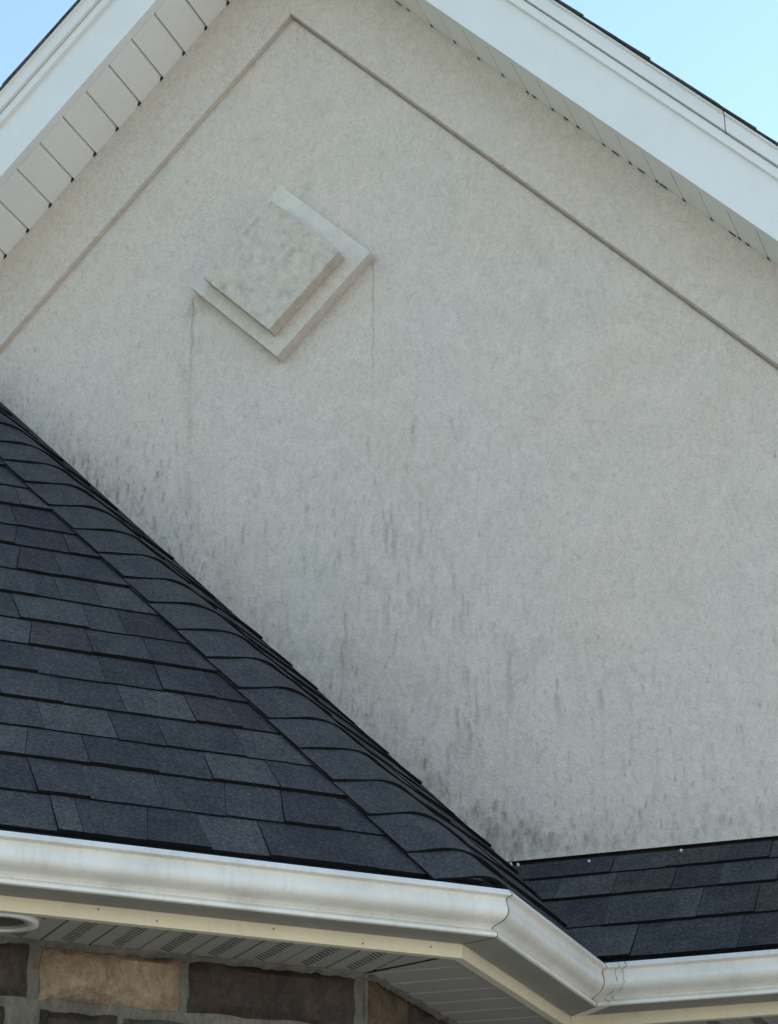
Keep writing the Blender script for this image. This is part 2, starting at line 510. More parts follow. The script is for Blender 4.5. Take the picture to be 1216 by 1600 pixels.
# ------------------------------------------------------------------ rake eaves: soffit, fascia, drip edge, roof edge
def rakeline(sgn, prof, x_a, x_b, name, mat, parent, label=None, bev=0):
    """extrude a closed (y, dz) section along the rake from x_a to x_b"""
    mb = MB()
    r = lambda x: [(x, YW - o, ZS - G * abs(x - XA) + dz) for o, dz in prof]
    mb.prism(r(x_a), r(x_b))
    return mb.build(name, mat, parent, label, bev=bev)

roof = mesh('gable_roof', *(lambda: (
    [(XA, y, ZS + .285) for y in (YW - .30, YW + 7)] +
    [(XA + s * 4.2, y, ZS + .285 - G * 4.2) for s in (-1, 1) for y in (YW - .30, YW + 7)] +
    [(XA, y, ZS + .02) for y in (YW + .02, YW + 7)] +
    [(XA + s * 4.2, y, ZS + .02 - G * 4.2) for s in (-1, 1) for y in (YW + .02, YW + 7)],
    [(0, 1, 3, 2), (0, 4, 5, 1), (6, 8, 9, 7), (6, 7, 11, 10), (0, 2, 8, 6), (0, 6, 10, 4), (2, 3, 9, 8), (4, 10, 11, 5)]))(), M['flashing'], house, 'steep main gable roof seen along its edge')

for sgn in (-1, 1):
    x_end = XA - 1.30 if sgn < 0 else XA + 3.25
    bot = 0.0 if sgn < 0 else -0.024
    oh = .300
    # fascia board with its underside return
    fa = rakeline(sgn, [(oh, bot), (oh, bot + .214), (oh - .02, bot + .214), (oh - .02, bot + .012), (oh - .036, bot + .012), (oh - .036, bot)],
                  XA, x_end, 'rake_fascia', M['fascia_white'], house,
                  'white fascia board of the %s gable rake' % ('left' if sgn < 0 else 'right'), bev=.0015)
    rakeline(sgn, [(oh + .017, bot + .208), (oh + .017, bot + .247), (oh - .02, bot + .247), (oh - .02, bot + .208)],
             XA, x_end, 'fascia_trim', M['fascia_white'], fa, bev=.003)
    # metal drip edge in lengths, with the lap showing
    xj = -1.07 if sgn > 0 else XA - .55
    for k, (xa_, xb_) in enumerate(((XA, xj - sgn * .0015), (xj + sgn * .0015, x_end))):
        pr = .002 * k
        rakeline(sgn, [(oh + .028 + pr, bot + .251), (oh + .027 + pr, bot + .300), (oh + .038 + pr, bot + .305), (oh + .038 + pr, bot + .312), (oh - .02, bot + .312), (oh - .02, bot + .251)],
                 xa_, xb_, 'drip_edge', M['fascia_white'], fa, bev=.001)
    rakeline(sgn, [(oh - .03, bot + .02), (oh - .03, bot + .300), (oh - .045, bot + .300), (oh - .045, bot + .02)], XA, x_end, 'sub_fascia', M['flashing'], fa)
    # soffit panels, one per groove
    so = rakeline(sgn, [(-.01, .016), (-.01, .022), (oh - .05, .022), (oh - .05, .016)], XA, x_end, 'rake_soffit', M['shadow_gap'], house,
                  'panelled soffit under the %s gable rake' % ('left' if sgn < 0 else 'right'))
    pit = .0803
    npan = int(abs(x_end - XA) / pit) + 1
    first = None
    base_x = -2.811 + 3 * pit if sgn < 0 else -2.55
    for k in range(npan + 3):
        xc = base_x + sgn * (k - .5) * pit
        xl, xr = xc - pit / 2 + .0018, xc + pit / 2 - .0018
        if sgn < 0 and (xr > XA + .04 or xl < x_end): continue
        if sgn > 0 and (xl < XA - .0 or xr > x_end): continue
        if first is None:
            mb = MB()
            sl = -G * sgn
            def sec(o):
                ch = .003 if sgn < 0 else .0016
                h = pit / 2 - (.0017 if sgn < 0 else .0003)
                return [(x, -o, sl * x + dz) for x, dz in ((-h, .012 if sgn < 0 else .004), (-h + ch, .0), (h - ch, .0), (h, .012 if sgn < 0 else .004), (h, .015), (-h, .015))]
            mb.prism(sec(.0345 if sgn > 0 else .0245), sec(oh - .0365))
            o = mb.build('soffit_panel', M['soffit_white'], so)
            first = o.data
            bz = (xc, YW, ZS - G * abs(xc - XA))
            o.location = bz
        else:
            o = link('soffit_panel', first, so)
            jit = rng.uniform(-.0008, .0008)
            o.location = (xc, YW, ZS - G * abs(xc - XA) + jit)
    # small dark openings where each groove meets the wall
    mb = MB()
    k = 0
    for k in range(npan + 3):
        xg = base_x + sgn * k * pit
        if not (min(XA, x_end) < xg < max(XA, x_end)): continue
        z = ZS - G * abs(xg - XA)
        for (dx, hw) in (((0, .0045),) if sgn < 0 else ((0, .004), (rng.uniform(.015, .06), rng.choice((0, 0, .006, .010))), )):
            if hw == 0: continue
            zz = -G * sgn
            a = [(xg + dx - hw, z + zz * (dx - hw) - .004), (xg + dx + hw, z + zz * (dx + hw) - .004), (xg + dx + hw, z + zz * (dx + hw) + .004), (xg + dx - hw, z + zz * (dx - hw) + .004)]
            mb.prism([(x, YW - (.0342 if sgn > 0 else .0242), q) for x, q in a], [(x, YW - (.040 if sgn > 0 else .031), q) for x, q in a])
    mb.build('groove_end', M['shadow_gap'], so)['kind'] = 'stuff'
    # shingle edges of the main roof: they show as dark stepped ends above the drip edge
    row = .1435 / math.sqrt(1 + G * G)
    sl = -G * sgn
    t0 = .06
    for k in range(int(abs(x_end - XA) / row)):
        xa_ = XA + sgn * (t0 + k * row); xb_ = XA + sgn * (t0 + (k + 1) * row + .05)   # xb_ is the butt (downhill)
        za, zb = ZS - G * abs(xa_ - XA) + bot + .313, ZS - G * abs(xb_ - XA) + bot + .313
        th = rng.uniform(.006, .012)
        o_ = oh + .044 + rng.uniform(-.003, .007)
        mb = MB()
        a = [(xa_, za + .001), (xb_, zb + .003), (xb_, zb + .003 + th), (xa_, za + .007)]
        mb.prism([(x, YW - o_, z) for x, z in a], [(x, YW + .7, z) for x, z in a])
        mb.build('shingle', rng.choice(M['sh']), roof)

# ------------------------------------------------------------------ low roofs
def slab(name, poly, O, U, V, N, v0, H, t, ln, mat, parent, lift=None):
    """a tapered shingle: thick at its butt (v0), thin where the next row covers it"""
    lf = lift or (lambda u, v: 0.0)
    top = lambda v: max(.0035, H - (H - .004) * (v - v0) / ln)
    bot = lambda v: max(.0008, (H - t) - (H - t) * (v - v0) / (ln * .7))
    mb = MB()
    mb.prism([O + U * u + V * v + N * (bot(v) + lf(u, v)) for u, v in poly], [O + U * u + V * v + N * (top(v) + lf(u, v)) for u, v in poly], 0, 1)
    return mb.build(name, [mat, M['edge']], parent)

def lay_rows(O, U, V, N, butts, joints, u_lo, u_hi, clips, parent, seedn, lean=-.015, lift=None, tone_w=(3, 3, 3, 1.6, .25)):
    r = random.Random(seedn)
    for k in range(len(butts) - 1):
        v0, v1 = butts[k], butts[k + 1]
        lo_clip = u_lo
        js = sorted(joints.get(k, []))
        lo = js[0] if js else r.uniform(u_lo, u_lo + .3) + (u_hi - u_lo) * .5
        full = list(js) if js else [lo]
        x = full[0]
        while x > u_lo:
            x -= r.choice((.13, .17, .2, .26, .3)) * r.uniform(.9, 1.1); full.append(x)
        x = max(js) if js else lo
        while x < u_hi:
            x += r.choice((.13, .17, .2, .26, .3)) * r.uniform(.9, 1.1); full.append(x)
        full.sort()
        prevt = None
        leans = [r.uniform(.0, 1.0) * lean * -1 if r.random() < .8 else -3.0 * lean for _ in full]
        for q_, (a, b) in enumerate(zip(full, full[1:])):
            le_a, le_b = leans[q_], leans[q_ + 1]
            dv = r.uniform(-.003, .003)
            ln = (v1 - v0) + .05
            gp = .0007
            wv = lambda: r.uniform(-.0013, .0013)
            nb = 4
            poly = [(a + gp + (b - a - 2 * gp) * q / nb, v0 + dv + wv()) for q in range(nb + 1)] + [ (b - gp + le_b * ln / .2, v0 + ln), (a + gp + le_a * ln / .2, v0 + ln)]
            for c in clips:
                if len(poly) >= 3: poly = clip(poly, *c)
            if len(poly) < 3 or area(poly) < .0006: continue
            thick = r.random() < .5
            H = r.uniform(.0145, .0165) if thick else r.uniform(.0105, .0125)
            mi = r.choices(range(5), tone_w)[0]
            if mi == prevt: mi = (mi + 1) % 5
            prevt = mi
            slab('shingle', poly, O, U, V, N, v0, H, H - .0035, ln, M['sh'][mi], parent, lift)

# --- bay roof (left), planes at 45 degrees
N1 = Vector((.5, -.5, S2)); V1 = Vector((-.5, .5, S2)); O1 = P0 + INN * .03
N2 = Vector((S2, 0, S2)); V2 = Vector((-S2, 0, S2)); O2 = P0 + Vector((-.03, 0, 0)); U2 = Vector((0, 1, 0))
N3 = Vector((0, -S2, S2)); V3 = Vector((0, S2, S2)); O3 = Q0 + Vector((0, .03, 0)); U3 = Vector((1, 0, 0))
k_h = .4142
left_clips = [(1, k_h * S2, -k_h * .03 - .030),                       # hip
              (-.7071, .5, 4.7 + (O1.x)),                            # x >= -4.05
              (0, 1, 3.14)]
right_clips = [(-1, k_h * S2, -k_h * .03 - .030), (1, 0, YW - PY - .002), (1, -S2, .7707 + .03 - .012)]
pent_clips = [(-1, -S2, .03 - .003), (0, 1, (YW - QY - .03) / S2 - .016), (1, 0, 2.45)]
def deck(O, U, V, N, box, clips, d=-.02, e=-.001):
    p = box
    for c in clips: p = clip(p, *c)
    return [O + U * u + V * v + N * d for u, v in p], [O + U * u + V * v + N * e for u, v in p]
mb = MB()
mb.prism(*deck(O1, AL, V1, N1, [(-3.2, .045), (1, .045), (1, 3), (-3.2, 3)], left_clips))
mb.prism(*deck(O2, U2, V2, N2, [(-.2, .045), (1.3, .045), (1.3, 3.4), (-.2, 3.4)], right_clips))
bay_roof = mb.build('bay_roof', M['flashing'], house, 'hipped bay roof of dark laminated shingles on the left')
mb = MB()
mb.prism(*deck(O3, U3, V3, N3, [(-.7, .045), (2.6, .045), (2.6, .7), (-.7, .7)], pent_clips))
pent_roof = mb.build('pent_roof', M['flashing'], house, 'short strip of dark shingled low roof at the right')

butts1 = [.026, .185, .344, .486, .632, .779, .931, 1.081, 1.235, 1.391, 1.56, 1.70, 1.851, 2.0, 2.148, 2.29, 2.44, 2.58, 2.73, 2.87, 3.02, 3.16]
joints1 = {0: [-1.029, -.976, -.837, -.693, -.559, -.31], 1: [-1.046, -.930, -.763, -.62, -.484], 2: [-1.05, -.902, -.741, -.612, -.45, -.25],
           3: [-.98, -.807, -.69, -.495, -.33], 4: [-1.06, -.912, -.758, -.586, -.467], 5: [-.948, -.78, -.636, -.5],
           6: [-.945, -.784, -.629, -.52], 7: [-.943, -.766, -.667], 8: [-1.0, -.87, -.81, -.7], 9: [-.904, -.78],
           10: [-1.0, -.884, -.732], 11: [-.98, -.853]}
lay_rows(O1, AL, V1, N1, butts1, joints1, -2.6, .3, left_clips, bay_roof, 3)
butts2 = [.026] + [.030 + .1435 * k for k in range(1, 24)]
RISE = lambda u, v: .036 * min(.62, max(0.0, u - .4142 * (.03 + .7071 * v))) * min(1.0, max(0.0, v / .5))
lay_rows(O2, U2, V2, N2, butts2, {}, -.1, 1.3, right_clips, bay_roof, 5, lift=RISE)
butts3 = [.024, .180, .331, .448, .575]
joints3 = {0: [.324, .05, -.2], 1: [.20, .349, -.05, -.3], 2: [.112, .238, -.208, -.05], 3: [-.072, .223, .08, .36, -.3]}
lay_rows(O3, U3, V3, N3, butts3, joints3, -.8, 2.5, pent_clips, pent_roof, 9, lean=.0, tone_w=(3, 3, 2, 1.8, 2.5))

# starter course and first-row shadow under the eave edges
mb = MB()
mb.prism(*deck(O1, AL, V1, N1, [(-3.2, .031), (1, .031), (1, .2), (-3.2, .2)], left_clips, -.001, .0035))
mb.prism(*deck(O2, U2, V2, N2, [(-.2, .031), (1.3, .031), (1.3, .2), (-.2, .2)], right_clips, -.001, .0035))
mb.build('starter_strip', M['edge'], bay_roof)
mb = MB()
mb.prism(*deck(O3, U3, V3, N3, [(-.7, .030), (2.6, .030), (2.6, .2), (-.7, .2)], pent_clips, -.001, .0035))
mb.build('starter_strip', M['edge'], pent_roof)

# --- hip caps: folded over the hip, each lapping the one below
hd = Vector((-.9239, .3827, .9239)).normalized()
B = P0 + Vector((-.03, .0124, 0))
pL = N1.cross(hd).normalized()
if pL.dot(-AL) < 0: pL = -pL
pR = hd.cross(N2).normalized()
if pR.y < 0: pR = -pR
def cap(t0, ln, lift0, lift1, w):
    cs = []
    R_ = .055
    ss = [-w, -w * .8, -.08, -R_, -.04, -.022, 0, .022, .04, R_, .08, w * .8, w]
    def base(s):
        if abs(s) >= R_:
            return (pL * -s, N1) if s < 0 else (pR * s, N2)
        q = (s + R_) / (2 * R_)
        p = (pL * R_) * (1 - q) ** 2 + (pR * R_) * q ** 2
        n = (N1 * (1 - q) + N2 * q).normalized()
        return p, n
    vs_top, vs_bot = [], []
    nt_ = 4
    for j in range(nt_ + 1):
        f = j / nt_
        t = t0 + ln * f
        lift = lift0 + (lift1 - lift0) * f
        row_t, row_b = [], []
        for s in ss:
            p, n = base(s)
            ex = .034 * max(0.0, s) * min(1.0, t)
            wob = .0012 * math.sin(s * 40 + t0 * 30)
            q = B + hd * (t + (.004 * math.sin(s * 9 + t0 * 7) if j == 0 else 0)) + p
            row_t.append(q + n * (lift + wob + ex)); row_b.append(q + n * (lift - (.0085 if j == 0 else .003) + wob + ex))
        vs_top.append(row_t); vs_bot.append(row_b)
    m = len(ss)
    mb = MB()
    V_ = [v for r in vs_top for v in r] + [v for r in vs_bot for v in r]
    K = (nt_ + 1) * m
    F, MI = [], []
    for j in range(nt_):
        for i in range(m - 1):
            a = j * m + i
            F.append((a, a + 1, a + m + 1, a + m)); MI.append(0)
            F.append((K + a, K + a + m, K + a + m + 1, K + a + 1)); MI.append(1)
    for i in range(m - 1):
        F.append((i, K + i, K + i + 1, i + 1)); MI.append(1)
        a = nt_ * m + i
        F.append((a, a + 1, K + a + 1, K + a)); MI.append(1)
    for j in range(nt_):
        a = j * m
        F.append((a, a + m, K + a + m, K + a)); MI.append(1)
        a = j * m + m - 1
        F.append((a, K + a, K + a + m, a + m)); MI.append(1)
    o = mesh('hip_cap', V_, F, [M['cap'], M['edge']], bay_roof, None, MI, True)
    md = o.modifiers.new('es', 'EDGE_SPLIT'); md.split_angle = math.radians(50)
    return o
t = .005
k = 0
while t < 3.7:
    cap(t + rng.uniform(-.003, .003), .30, .0225, .0100, .168 + rng.uniform(-.003, .003)) if t > .02 else cap(.050, .27, .0175, .0110, .165)
    t += .1535
    k += 1

# --- dark flashing where the low roofs meet the stucco, with pale nail heads on the right
mb = MB()
a = [(-1.90, ZB - .02), (.85, ZB - .02), (.85, ZB + .014), (-1.90, ZB + .014)]
mb.prism([(x, YW + .029, z) for x, z in a], [(x, YW + .022, z) for x, z in a])
mb.build('wall_flashing', M['shadow_gap'], pent_roof)  # flashing set back and coloured black to give the slot its shade
mb = MB()
xs_, n_ = -1.9, 26
for i in range(n_):      # stepped pieces up the bay roof
    xa_ = -1.915 - i * .085; xb_ = xa_ - .0853; fy = .005 + .0015 * (i % 2)
    zb_ = ZB + (-1.915 - xa_) + .034
    mb.prism([(xa_, YW + .028, zb_ - .03), (xb_, YW + .028, zb_ + .05), (xb_, YW + .028, zb_ + .098), (xa_, YW + .028, zb_ + .013)],
             [(xa_, YW - fy, zb_ - .03), (xb_, YW - fy, zb_ + .05), (xb_, YW - fy, zb_ + .098), (xa_, YW - fy, zb_ + .013)])
mb.build('step_flashing', M['flashing'], bay_roof)['kind'] = 'stuff'
nail = None
for (u, v) in ((-.142, .515), (.113, .526), (-.371, .542), (-.349, .535), (.50, .52)):
    mb = MB()
    ring = [(math.cos(q * math.pi / 4), math.sin(q * math.pi / 4)) for q in range(8)]
    c0 = O3 + U3 * u + V3 * v
    mb.prism([c0 + U3 * (.0045 * a_) + V3 * (.0045 * b_) + N3 * .008 for a_, b_ in ring], [c0 + U3 * (.0035 * a_) + V3 * (.0035 * b_) + N3 * .015 for a_, b_ in ring])
    mb.build('nail_head', M['nail'], pent_roof)

# ------------------------------------------------------------------ eaves: fascia, soffit, stone walls
def path_pts(w, z, xl=-2.3, xr=1.30):
    """the eave line offset inwards by w, at height z: left end, outer corner, inner corner, right end"""
    c1 = Vector((PX - w, PY + k_h * w, ZE + z)); c2 = Vector((PX - w, QY + w, ZE + z))
    l0 = c1 + AL * (xl + 0.0); r0 = Vector((xr, QY + w, ZE + z))
    return [l0, c1, c2, r0]

def run(prof, seg, name, mat, parent, label=None, cut0=0, cut1=0, bev=0, closed=True, smooth=False):
    """sweep a (w, z) section along one of the three eave segments, mitred at the corners"""
    a, b = [], []
    for w, z in prof:
        P = path_pts(w, z)
        d = (P[seg + 1] - P[seg]).normalized()
        a.append(P[seg] + d * cut0); b.append(P[seg + 1] - d * cut1)
    mb = MB()
    mb.prism(a, b)
    return mb.build(name, mat, parent, label, bev=bev, smooth=smooth)

fas = [(.137, .04), (.137, -.127), (.160, -.127), (.160, -.120), (.150, -.120), (.150, .04)]
fas_parts = []
LBL = ('left', 'short middle', 'right')
for s in range(3):
    fp = run(fas, s, 'eave_fascia', M['cream'], house, 'cream fascia board behind the %s gutter' % LBL[s], .0006, .0006, bev=.001)
    fas_parts.append(fp)

# gutters -------------------------------------------------------------
gutter = thing('rain_gutter', 'white metal rain gutter bending round the bay below the shingles', 'gutter')
outer = [(.012, .004), (.008, .004), (.000, -.0065), (.001, -.0095), (.0060, -.0110), (.0145, -.0125), (.0165, -.018), (.0140, -.026), (.0115, -.035), (.0110, -.043),
         (.0130, -.050), (.0190, -.0575), (.0290, -.0635), (.0410, -.0670), (.0510, -.0700), (.0555, -.0745), (.0555, -.0775), (.0520, -.0785), (.0410, -.0865), (.0412, -.0935), (.0462, -.096), (.1355, -.096), (.1355, .035)]
inner = [(.1335, .035), (.1335, -.094), (.0475, -.094), (.0435, -.0925), (.0432, -.0875), (.0540, -.0798), (.0578, -.0780), (.0578, -.0735), (.0525, -.0680), (.0420, -.0650), (.0300, -.0615), (.0208, -.0560), (.0150, -.0490), (.0130, -.0430), (.0135, -.035), (.0160, -.026), (.0185, -.018), (.0165, -.0105), (.012, -.008)]
gp = outer + inner
def sweep(prof, seg, name, mat, label=None, c0=0, c1=0, grow=0.0, nseg=1):
    V_, F = [], []
    n = len(prof)
    rings = []
    for w, z in prof:
        P = path_pts(w, z)
        d = (P[seg + 1] - P[seg]).normalized()
        rings.append((P[seg] + d * c0, P[seg + 1] - d * c1))
    rows = []
    for j in range(nseg + 1):
        f = j / nseg
        rows.append(len(V_))
        wob = 0.0 if j in (0, nseg) else rng.uniform(-.0006, .0006)
        V_ += [a.lerp(b, f) + Vector((0, 0, wob)) for a, b in rings]
    for j in range(nseg):
        for i in range(n):
            k_ = (i + 1) % n
            F.append((rows[j] + i, rows[j] + k_, rows[j + 1] + k_, rows[j + 1] + i))
    MI = [1 if (i == len(outer) - 3) else 0 for j in range(nseg) for i in range(n)] + [0, 0]  # bottom face gets the shade-coloured material
    F.append(tuple(range(n))); F.append(tuple(rows[-1] + i for i in reversed(range(n))))
    o = mesh(name, V_, F, [mat, M['gutter_shade']], gutter, label, MI, True)
    import bmesh
    bm = bmesh.new(); bm.from_mesh(o.data); bmesh.ops.recalc_face_normals(bm, faces=bm.faces); bm.to_mesh(o.data); bm.free()
    md = o.modifiers.new('es', 'EDGE_SPLIT'); md.split_angle = math.radians(38)
    return o
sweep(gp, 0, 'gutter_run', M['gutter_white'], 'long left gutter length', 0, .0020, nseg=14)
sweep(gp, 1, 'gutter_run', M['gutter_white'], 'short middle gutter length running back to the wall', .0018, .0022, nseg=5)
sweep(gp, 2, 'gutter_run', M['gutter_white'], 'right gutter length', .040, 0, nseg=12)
# inner corner box, a separate piece lapping the right length
off = lambda pr, e: [(w - e if i < len(outer) - 2 else w, z) for i, (w, z) in enumerate(pr)]
def piece(seg, from_a, a, b, prof, name, mat, label=None):
    R1, R2 = [], []
    for w, z in prof:
        P = path_pts(w, z)
        d = (P[seg + 1] - P[seg]).normalized()
        o_ = P[seg] if from_a else P[seg + 1]
        R1.append(o_ + d * a); R2.append(o_ + d * b)
    mb = MB(); mb.prism(R1, R2)
    o = mb.build(name, mat, gutter, label, smooth=False)
    return o
piece(2, True, .0012, .052, off(gp, .0012), 'corner_box', M['gutter_white'], 'gutter inside-corner box with dirty sealed seams')
# sealant beads in the seams
piece(0, False, -.0035, .0000, off(gp, -.0008), 'seam_sealant', M['shadow_gap'])
piece(1, True, .0000, .0030, off(gp, -.0008), 'seam_sealant', M['shadow_gap'])
piece(1, False, -.004, .0000, off(gp, -.0004), 'seam_sealant', M['shadow_gap'])
mb = MB()
for sx, lo_ in ((.052, 0), (.034, 1)):
    for i in range(len(outer) - 4):
        (w0, z0_), (w1, z1_) = outer[i], outer[i + 1]
        if z1_ > -.006 and lo_: continue
        j0, j1 = sx + rng.uniform(-.0015, .0015), sx + rng.uniform(-.0015, .0015)
        th = rng.uniform(.0003, .0013) if rng.random() < .75 else 0
        if th == 0: continue
        p = lambda u, w, z: Vector((PX - w + u, QY + w, ZE + z))
        e = .0022
        a = [p(j0 - th, w0, z0_), p(j0 + th, w0, z0_), p(j1 + th, w1, z1_), p(j1 - th, w1, z1_)]
        mb.prism(a, [q + Vector((0, -e, 0)) for q in a])
mb.build('seam_sealant', M['sealant'], gutter)['kind'] = 'stuff'
# small nail heads on the left eave fascia
for u_, z_n in ((-.905, -.103), (-.775, -.115), (-.51, -.106), (-.30, -.117), (-.135, -.109), (-1.3, -.11)):
    c0 = P0 + AL * u_ + INN * .137 + UP * z_n
    NF = Vector((S2, -S2, 0))
    mb = MB()
    ring = [(math.cos(q * math.pi / 4), math.sin(q * math.pi / 4)) for q in range(8)]
    mb.prism([c0 + AL * (.0026 * a_) + UP * (.0026 * b_) for a_, b_ in ring], [c0 + NF * .0018 + AL * (.0018 * a_) + UP * (.0018 * b_) for a_, b_ in ring])
    mb.build('nail_head', M['sealant'], fas_parts[0])

# soffit of the bay eaves ---------------------------------------------------
WS = .40
ZSO = -.117
def soffit_side(s, label):
    P = path_pts(.15, ZSO + .012); R = path_pts(WS + .02, ZSO + .012)
    P2 = path_pts(.15, ZSO + .020); R2 = path_pts(WS + .02, ZSO + .020)
    mb = MB(); mb.prism([P[s], P[s + 1], R[s + 1], R[s]], [P2[s], P2[s + 1], R2[s + 1], R2[s]])
    return mb.build('eave_soffit', M['shadow_gap'], house, label)
W0_, W1_ = .1605, WS - .002
def panel_between(s, d0, d1, parent, vents, drop=0.0):
    """a soffit panel from along-eave distance d0 to d1, clipped at the corner mitres (d from corner)"""
    P = path_pts(0, ZSO)
    if s == 0: O, U, V = P0, AL, INN
    elif s == 1: O, U, V = P0, Vector((0, 1, 0)), Vector((-1, 0, 0))
    else: O, U, V = Q0, Vector((1, 0, 0)), Vector((0, 1, 0))
    poly = [(d0, W0_), (d1, W0_), (d1, W1_), (d0, W1_)]
    if s == 0: poly = clip(poly, 1, k_h, -.006)
    if s == 1: poly = clip(clip(poly, -1, k_h, -.006), 1, -1, .7707 - .006)
    if s == 2: poly = clip(poly, -1, -1, -.006)
    if len(poly) < 3 or area(poly) < .0004: return
    z0_ = UP * (ZSO + drop)
    mb = MB()
    mb.prism([O + U * u + V * v + z0_ for u, v in poly], [O + U * u + V * v + z0_ + UP * .008 for u, v in poly])
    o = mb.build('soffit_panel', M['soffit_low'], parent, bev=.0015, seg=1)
    if vents:
        mv = MB()
        dm = (d0 + d1) / 2 - .004
        v = W0_ + .016
        while v < W1_ - .012:
            hw, hl = .0150, .0030
            # slots lie askew across the panel
            c = [(dm - hw, v - .014 - hl), (dm + hw, v + .014 - hl), (dm + hw, v + .014 + hl), (dm - hw, v - .014 + hl)]
            ok = all((u + k_h * w_ < -.02) if s == 0 else True for u, w_ in c) and all(area(clip(c, 1, 0, 99)) > 0 for _ in (0,))
            if ok and not (s == 0 and any((u + 1.085) ** 2 + (w_ - .245) ** 2 < .0062 for u, w_ in c)):
                mv.prism([O + U * u + V * w_ + z0_ - UP * .0012 for u, w_ in c], [O + U * u + V * w_ + z0_ + UP * .001 for u, w_ in c])
            v += .0175
        if mv.f: mv.build('vent_slots', M['lens'], parent)['kind'] = 'stuff'
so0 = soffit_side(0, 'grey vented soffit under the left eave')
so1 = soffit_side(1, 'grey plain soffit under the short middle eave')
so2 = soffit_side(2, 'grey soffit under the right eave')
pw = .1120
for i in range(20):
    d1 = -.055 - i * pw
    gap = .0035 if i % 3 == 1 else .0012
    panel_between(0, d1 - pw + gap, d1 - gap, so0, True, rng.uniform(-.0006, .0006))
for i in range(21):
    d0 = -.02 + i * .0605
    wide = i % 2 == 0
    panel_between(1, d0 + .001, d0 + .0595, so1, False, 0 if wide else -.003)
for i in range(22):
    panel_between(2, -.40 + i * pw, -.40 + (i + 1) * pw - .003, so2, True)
# mitre strips over the soffit corners
for s, (w0, w1) in ((0, (.162, .398)),):
    a0, a1 = Vector((PX - w0, PY + k_h * w0, ZE)), Vector((PX - w1, PY + k_h * w1, ZE))
    d = (a1 - a0).normalized(); n_ = Vector((-d.y, d.x, 0))
    mb = MB()
    ring = lambda p: [p + n_ * -.006 + UP * (ZSO + .006), p + n_ * -.006 + UP * (ZSO - .003), p + n_ * .006 + UP * (ZSO - .003), p + n_ * .006 + UP * (ZSO + .006)]
    mb.prism(ring(a0), ring(a1)); mb.build('mitre_strip', M['soffit_low'], so0, bev=.001)
    mb = MB()
    ring = lambda p, e: [p + n_ * (.0065) + UP * (ZSO - .0025), p + n_ * (.0065 + e) + UP * (ZSO - .0025), p + n_ * (.0065 + e) + UP * (ZSO + .003), p + n_ * .0065 + UP * (ZSO + .003)]
    mb.prism(ring(a0, .002), ring(a1, .006)); mb.build('open_joint', M['shadow_gap'], so0)

# recessed downlight in the left soffit ---------------------------------------
light = thing('soffit_downlight', 'round recessed downlight with pale ring set in the left eave soffit', 'light')
LC = P0 + AL * -1.085 + INN * .245 + UP * (ZSO - .004)
def annulus(r0, r1, za, zb, name, mat):
    n = 40
    mb = MB()
    vs = []
    for r, z in ((r0, za), (r1, za), (r1, zb), (r0, zb)):
        for i in range(n):
            q = 2 * math.pi * i / n
            vs.append(LC + Vector((math.cos(q) * r, math.sin(q) * r, z)))
    fs = []
    for k_ in range(4):
        for i in range(n):
            a, b = k_ * n + i, k_ * n + (i + 1) % n
            c, d = ((k_ + 1) % 4) * n + (i + 1) % n, ((k_ + 1) % 4) * n + i
            fs.append((a, b, c, d))
    mb.add(vs, fs)
    return mb.build(name, mat, light, smooth=True)
annulus(.060, .082, -.008, .003, 'trim_ring', M['soffit_white'])
annulus(.052, .062, -.005, .003, 'baffle', M['soffit_low'])
mb = MB()
n = 32
mb.prism([LC + Vector((math.cos(6.2832 * i / n) * .0535, math.sin(6.2832 * i / n) * .0535, -.001)) for i in range(n)],
         [LC + Vector((math.cos(6.2832 * i / n) * .0535, math.sin(6.2832 * i / n) * .0535, .0035)) for i in range(n)])
mb.build('lens', M['lens'], light)

# stone walls -------------------------------------------------------------------
C1 = Vector((PX - WS, PY + k_h * WS, 0)); LEFT_END = C1 + AL * -2.4
mb = MB()
zt = ZE + ZSO + .012
def wallbox(a, b, inn, z0, z1, th=.12, back=.012):
    ring = lambda z: [a + inn * back + UP * z, b + inn * back + UP * z, b + inn * th + UP * z, a + inn * th + UP * z]
    mb.prism(ring(z0), ring(z1))
wallbox(LEFT_END, C1 + AL * .0, INN, 0, zt)
stone_wall = mb.build('stone_wall', M['mortar'], house, 'bay wall of rough mixed brown and tan stone blocks')
mb = MB(); wallbox(C1, Vector((C1.x, YW, 0)), Vector((-1, 0, 0)), 0, zt - .0015)
stone_side = mb.build('stone_wall', M['mortar'], house, 'shaded short side of the stone bay wall')
mb = MB(); wallbox(Vector((C1.x, YW - .02, 0)), Vector((1.0, YW - .02, 0)), Vector((0, 1, 0)), 0, zt - .003)
mb.build('stone_wall', M['mortar'], house, 'lower wall under the right eave')

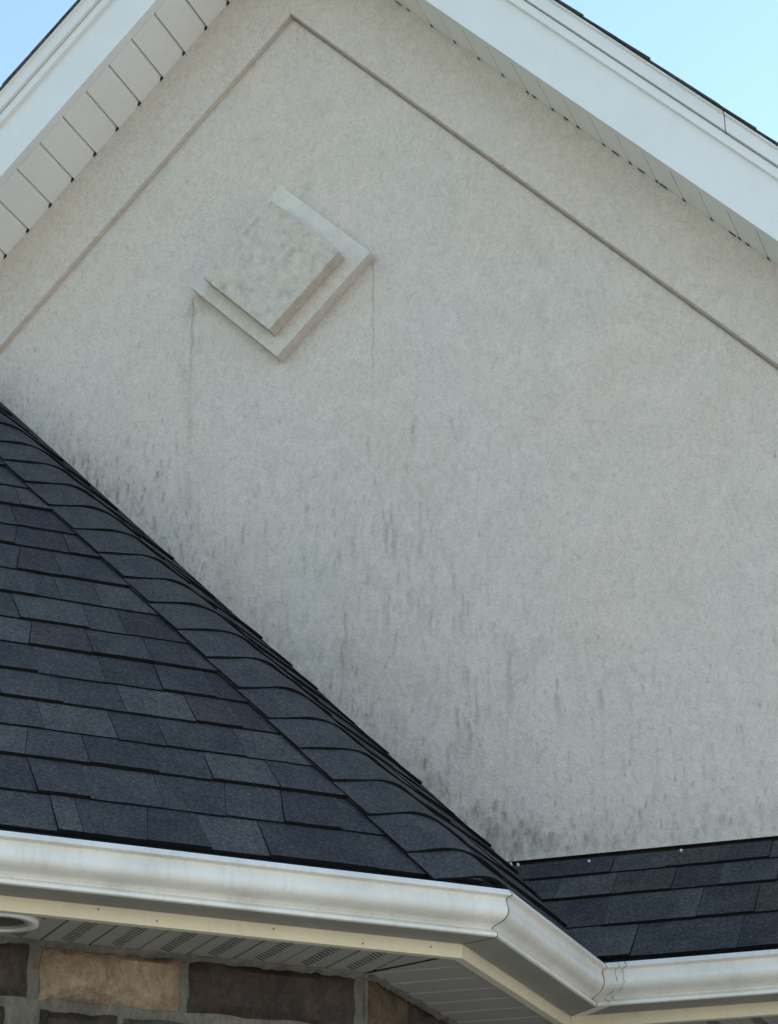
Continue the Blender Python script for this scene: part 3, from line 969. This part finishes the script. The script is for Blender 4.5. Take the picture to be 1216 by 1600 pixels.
def stone(a, b, zt_, zb_, O, U, Nn, mat, parent, seedn, proud=.012):
    """a rough block: gridded face with uneven relief and ragged outline"""
    r = random.Random(seedn)
    nx, nz = 12, 6
    vs, fs = [], []
    ph = [r.uniform(0, 6.3) for _ in range(6)]
    for j in range(nz + 1):
        for i in range(nx + 1):
            u, v = i / nx, j / nz
            e = min(u, 1 - u) * (b - a); f = min(v, 1 - v) * (zt_ - zb_)
            rnd = min(1, min(e, f) / .008)
            du = (.002 * math.sin(v * 9 + ph[0]) + r.uniform(-.0012, .0012)) if i in (0, nx) else 0
            dz = (.0022 * math.sin(u * 14 + ph[1]) + r.uniform(-.0015, .0015)) if j in (0, nz) else 0
            h = -.010 + rnd * (proud + .008) + (.003 * math.sin(u * 7 + ph[2]) * math.sin(v * 4 + ph[3]) + r.uniform(-.0016, .0016)) * rnd
            vs.append(O + U * (a + (b - a) * u + du) + UP * (zb_ + (zt_ - zb_) * v + dz) + Nn * h)
    for j in range(nz):
        for i in range(nx):
            p = j * (nx + 1) + i
            fs.append((p, p + 1, p + nx + 2, p + nx + 1))
    ring = [i for i in range(nx + 1)] + [(j + 1) * (nx + 1) - 1 for j in range(1, nz + 1)] + [nz * (nx + 1) + i for i in range(nx - 1, -1, -1)] + [j * (nx + 1) for j in range(nz - 1, 0, -1)]
    base = len(vs)
    for q in ring: vs.append(vs[q] - Nn * .02)
    m = len(ring)
    for k_ in range(m): fs.append((ring[k_], base + k_, base + (k_ + 1) % m, ring[(k_ + 1) % m]))
    o = mesh('stone', vs, fs, mat, parent, None, None, True)
    md = o.modifiers.new('es', 'EDGE_SPLIT'); md.split_angle = math.radians(45)
    return o
mats = [M['dark_stone'], M['plum_stone'], M['grey_stone'], M['brown_stone'], M['tan']]
NL = Vector((S2, -S2, 0)); OL = P0 + INN * WS; OL.z = 0
z_ = lambda d: ZE + d
# (start, end, top, bottom, material) along the left wall; the corner stands at -0.166
rows = [
    [(-1.62, -1.32, 'tan'), (-1.30, -.972, 'plum_stone'), (-.944, -.626, 'tan'), (-.602, -.200, 'dark_stone')],
    [(-1.50, -1.20, 'grey_stone'), (-1.18, -1.018, 'dark_stone'), (-.94, -.765, 'plum_stone'), (-.748, -.42, 'grey_stone'), (-.405, -.19, 'plum_stone')],
    [(-1.55, -1.25, 'dark_stone'), (-1.23, -.9, 'tan'), (-.88, -.55, 'plum_stone'), (-.53, -.2, 'brown_stone')],
]
zt0 = -.126
sd = 20
for ri, row_ in enumerate(rows):
    top = zt0 - ri * .140; bt = top - .116
    for a, b, mt in row_:
        sd += 1
        stone(a, b, z_(top), z_(bt), OL, AL, NL, M[mt], stone_wall, sd)
    # short middle side
    y_ = .172
    kk = 0
    rr = random.Random(50 + ri)
    y_ = .172 + (.0 if ri != 1 else -.0)
    while y_ < 1.15:
        ln = rr.uniform(.16, .32)
        mt = ('brown_stone', 'plum_stone', 'dark_stone', 'grey_stone')[(kk + ri) % 4]
        sd += 1
        stone(y_ + .012, min(y_ + ln, 1.18), z_(top), z_(bt), Vector((PX - WS, PY, 0)), Vector((0, 1, 0)), Vector((1, 0, 0)), M[mt], stone_side, sd)
        y_ += ln + .012; kk += 1
# lumpy mortar bead squeezed between the top course and the soffit
mb = MB()
for (O_, U_, N_, a, b) in ((OL, AL, NL, -1.6, -.17), (Vector((PX - WS, PY, 0)), Vector((0, 1, 0)), Vector((1, 0, 0)), .17, 1.15)):
    prev = None
    n = int((b - a) / .018)
    for i in range(n + 1):
        u = a + (b - a) * i / n
        hh, pp = rng.uniform(.004, .013), rng.uniform(-.004, .007)
        p = O_ + U_ * u
        ring = [p + UP * z_(ZSO - .0005) + N_ * -.01, p + UP * z_(ZSO - .0005) + N_ * (pp + .006), p + UP * z_(ZSO - hh * .6) + N_ * (pp + .002), p + UP * z_(ZSO - hh - .004) + N_ * -.006]
        if prev: mb.prism(prev, ring)
        prev = ring
mb.build('mortar_bead', M['mortar'], stone_wall)['kind'] = 'stuff'
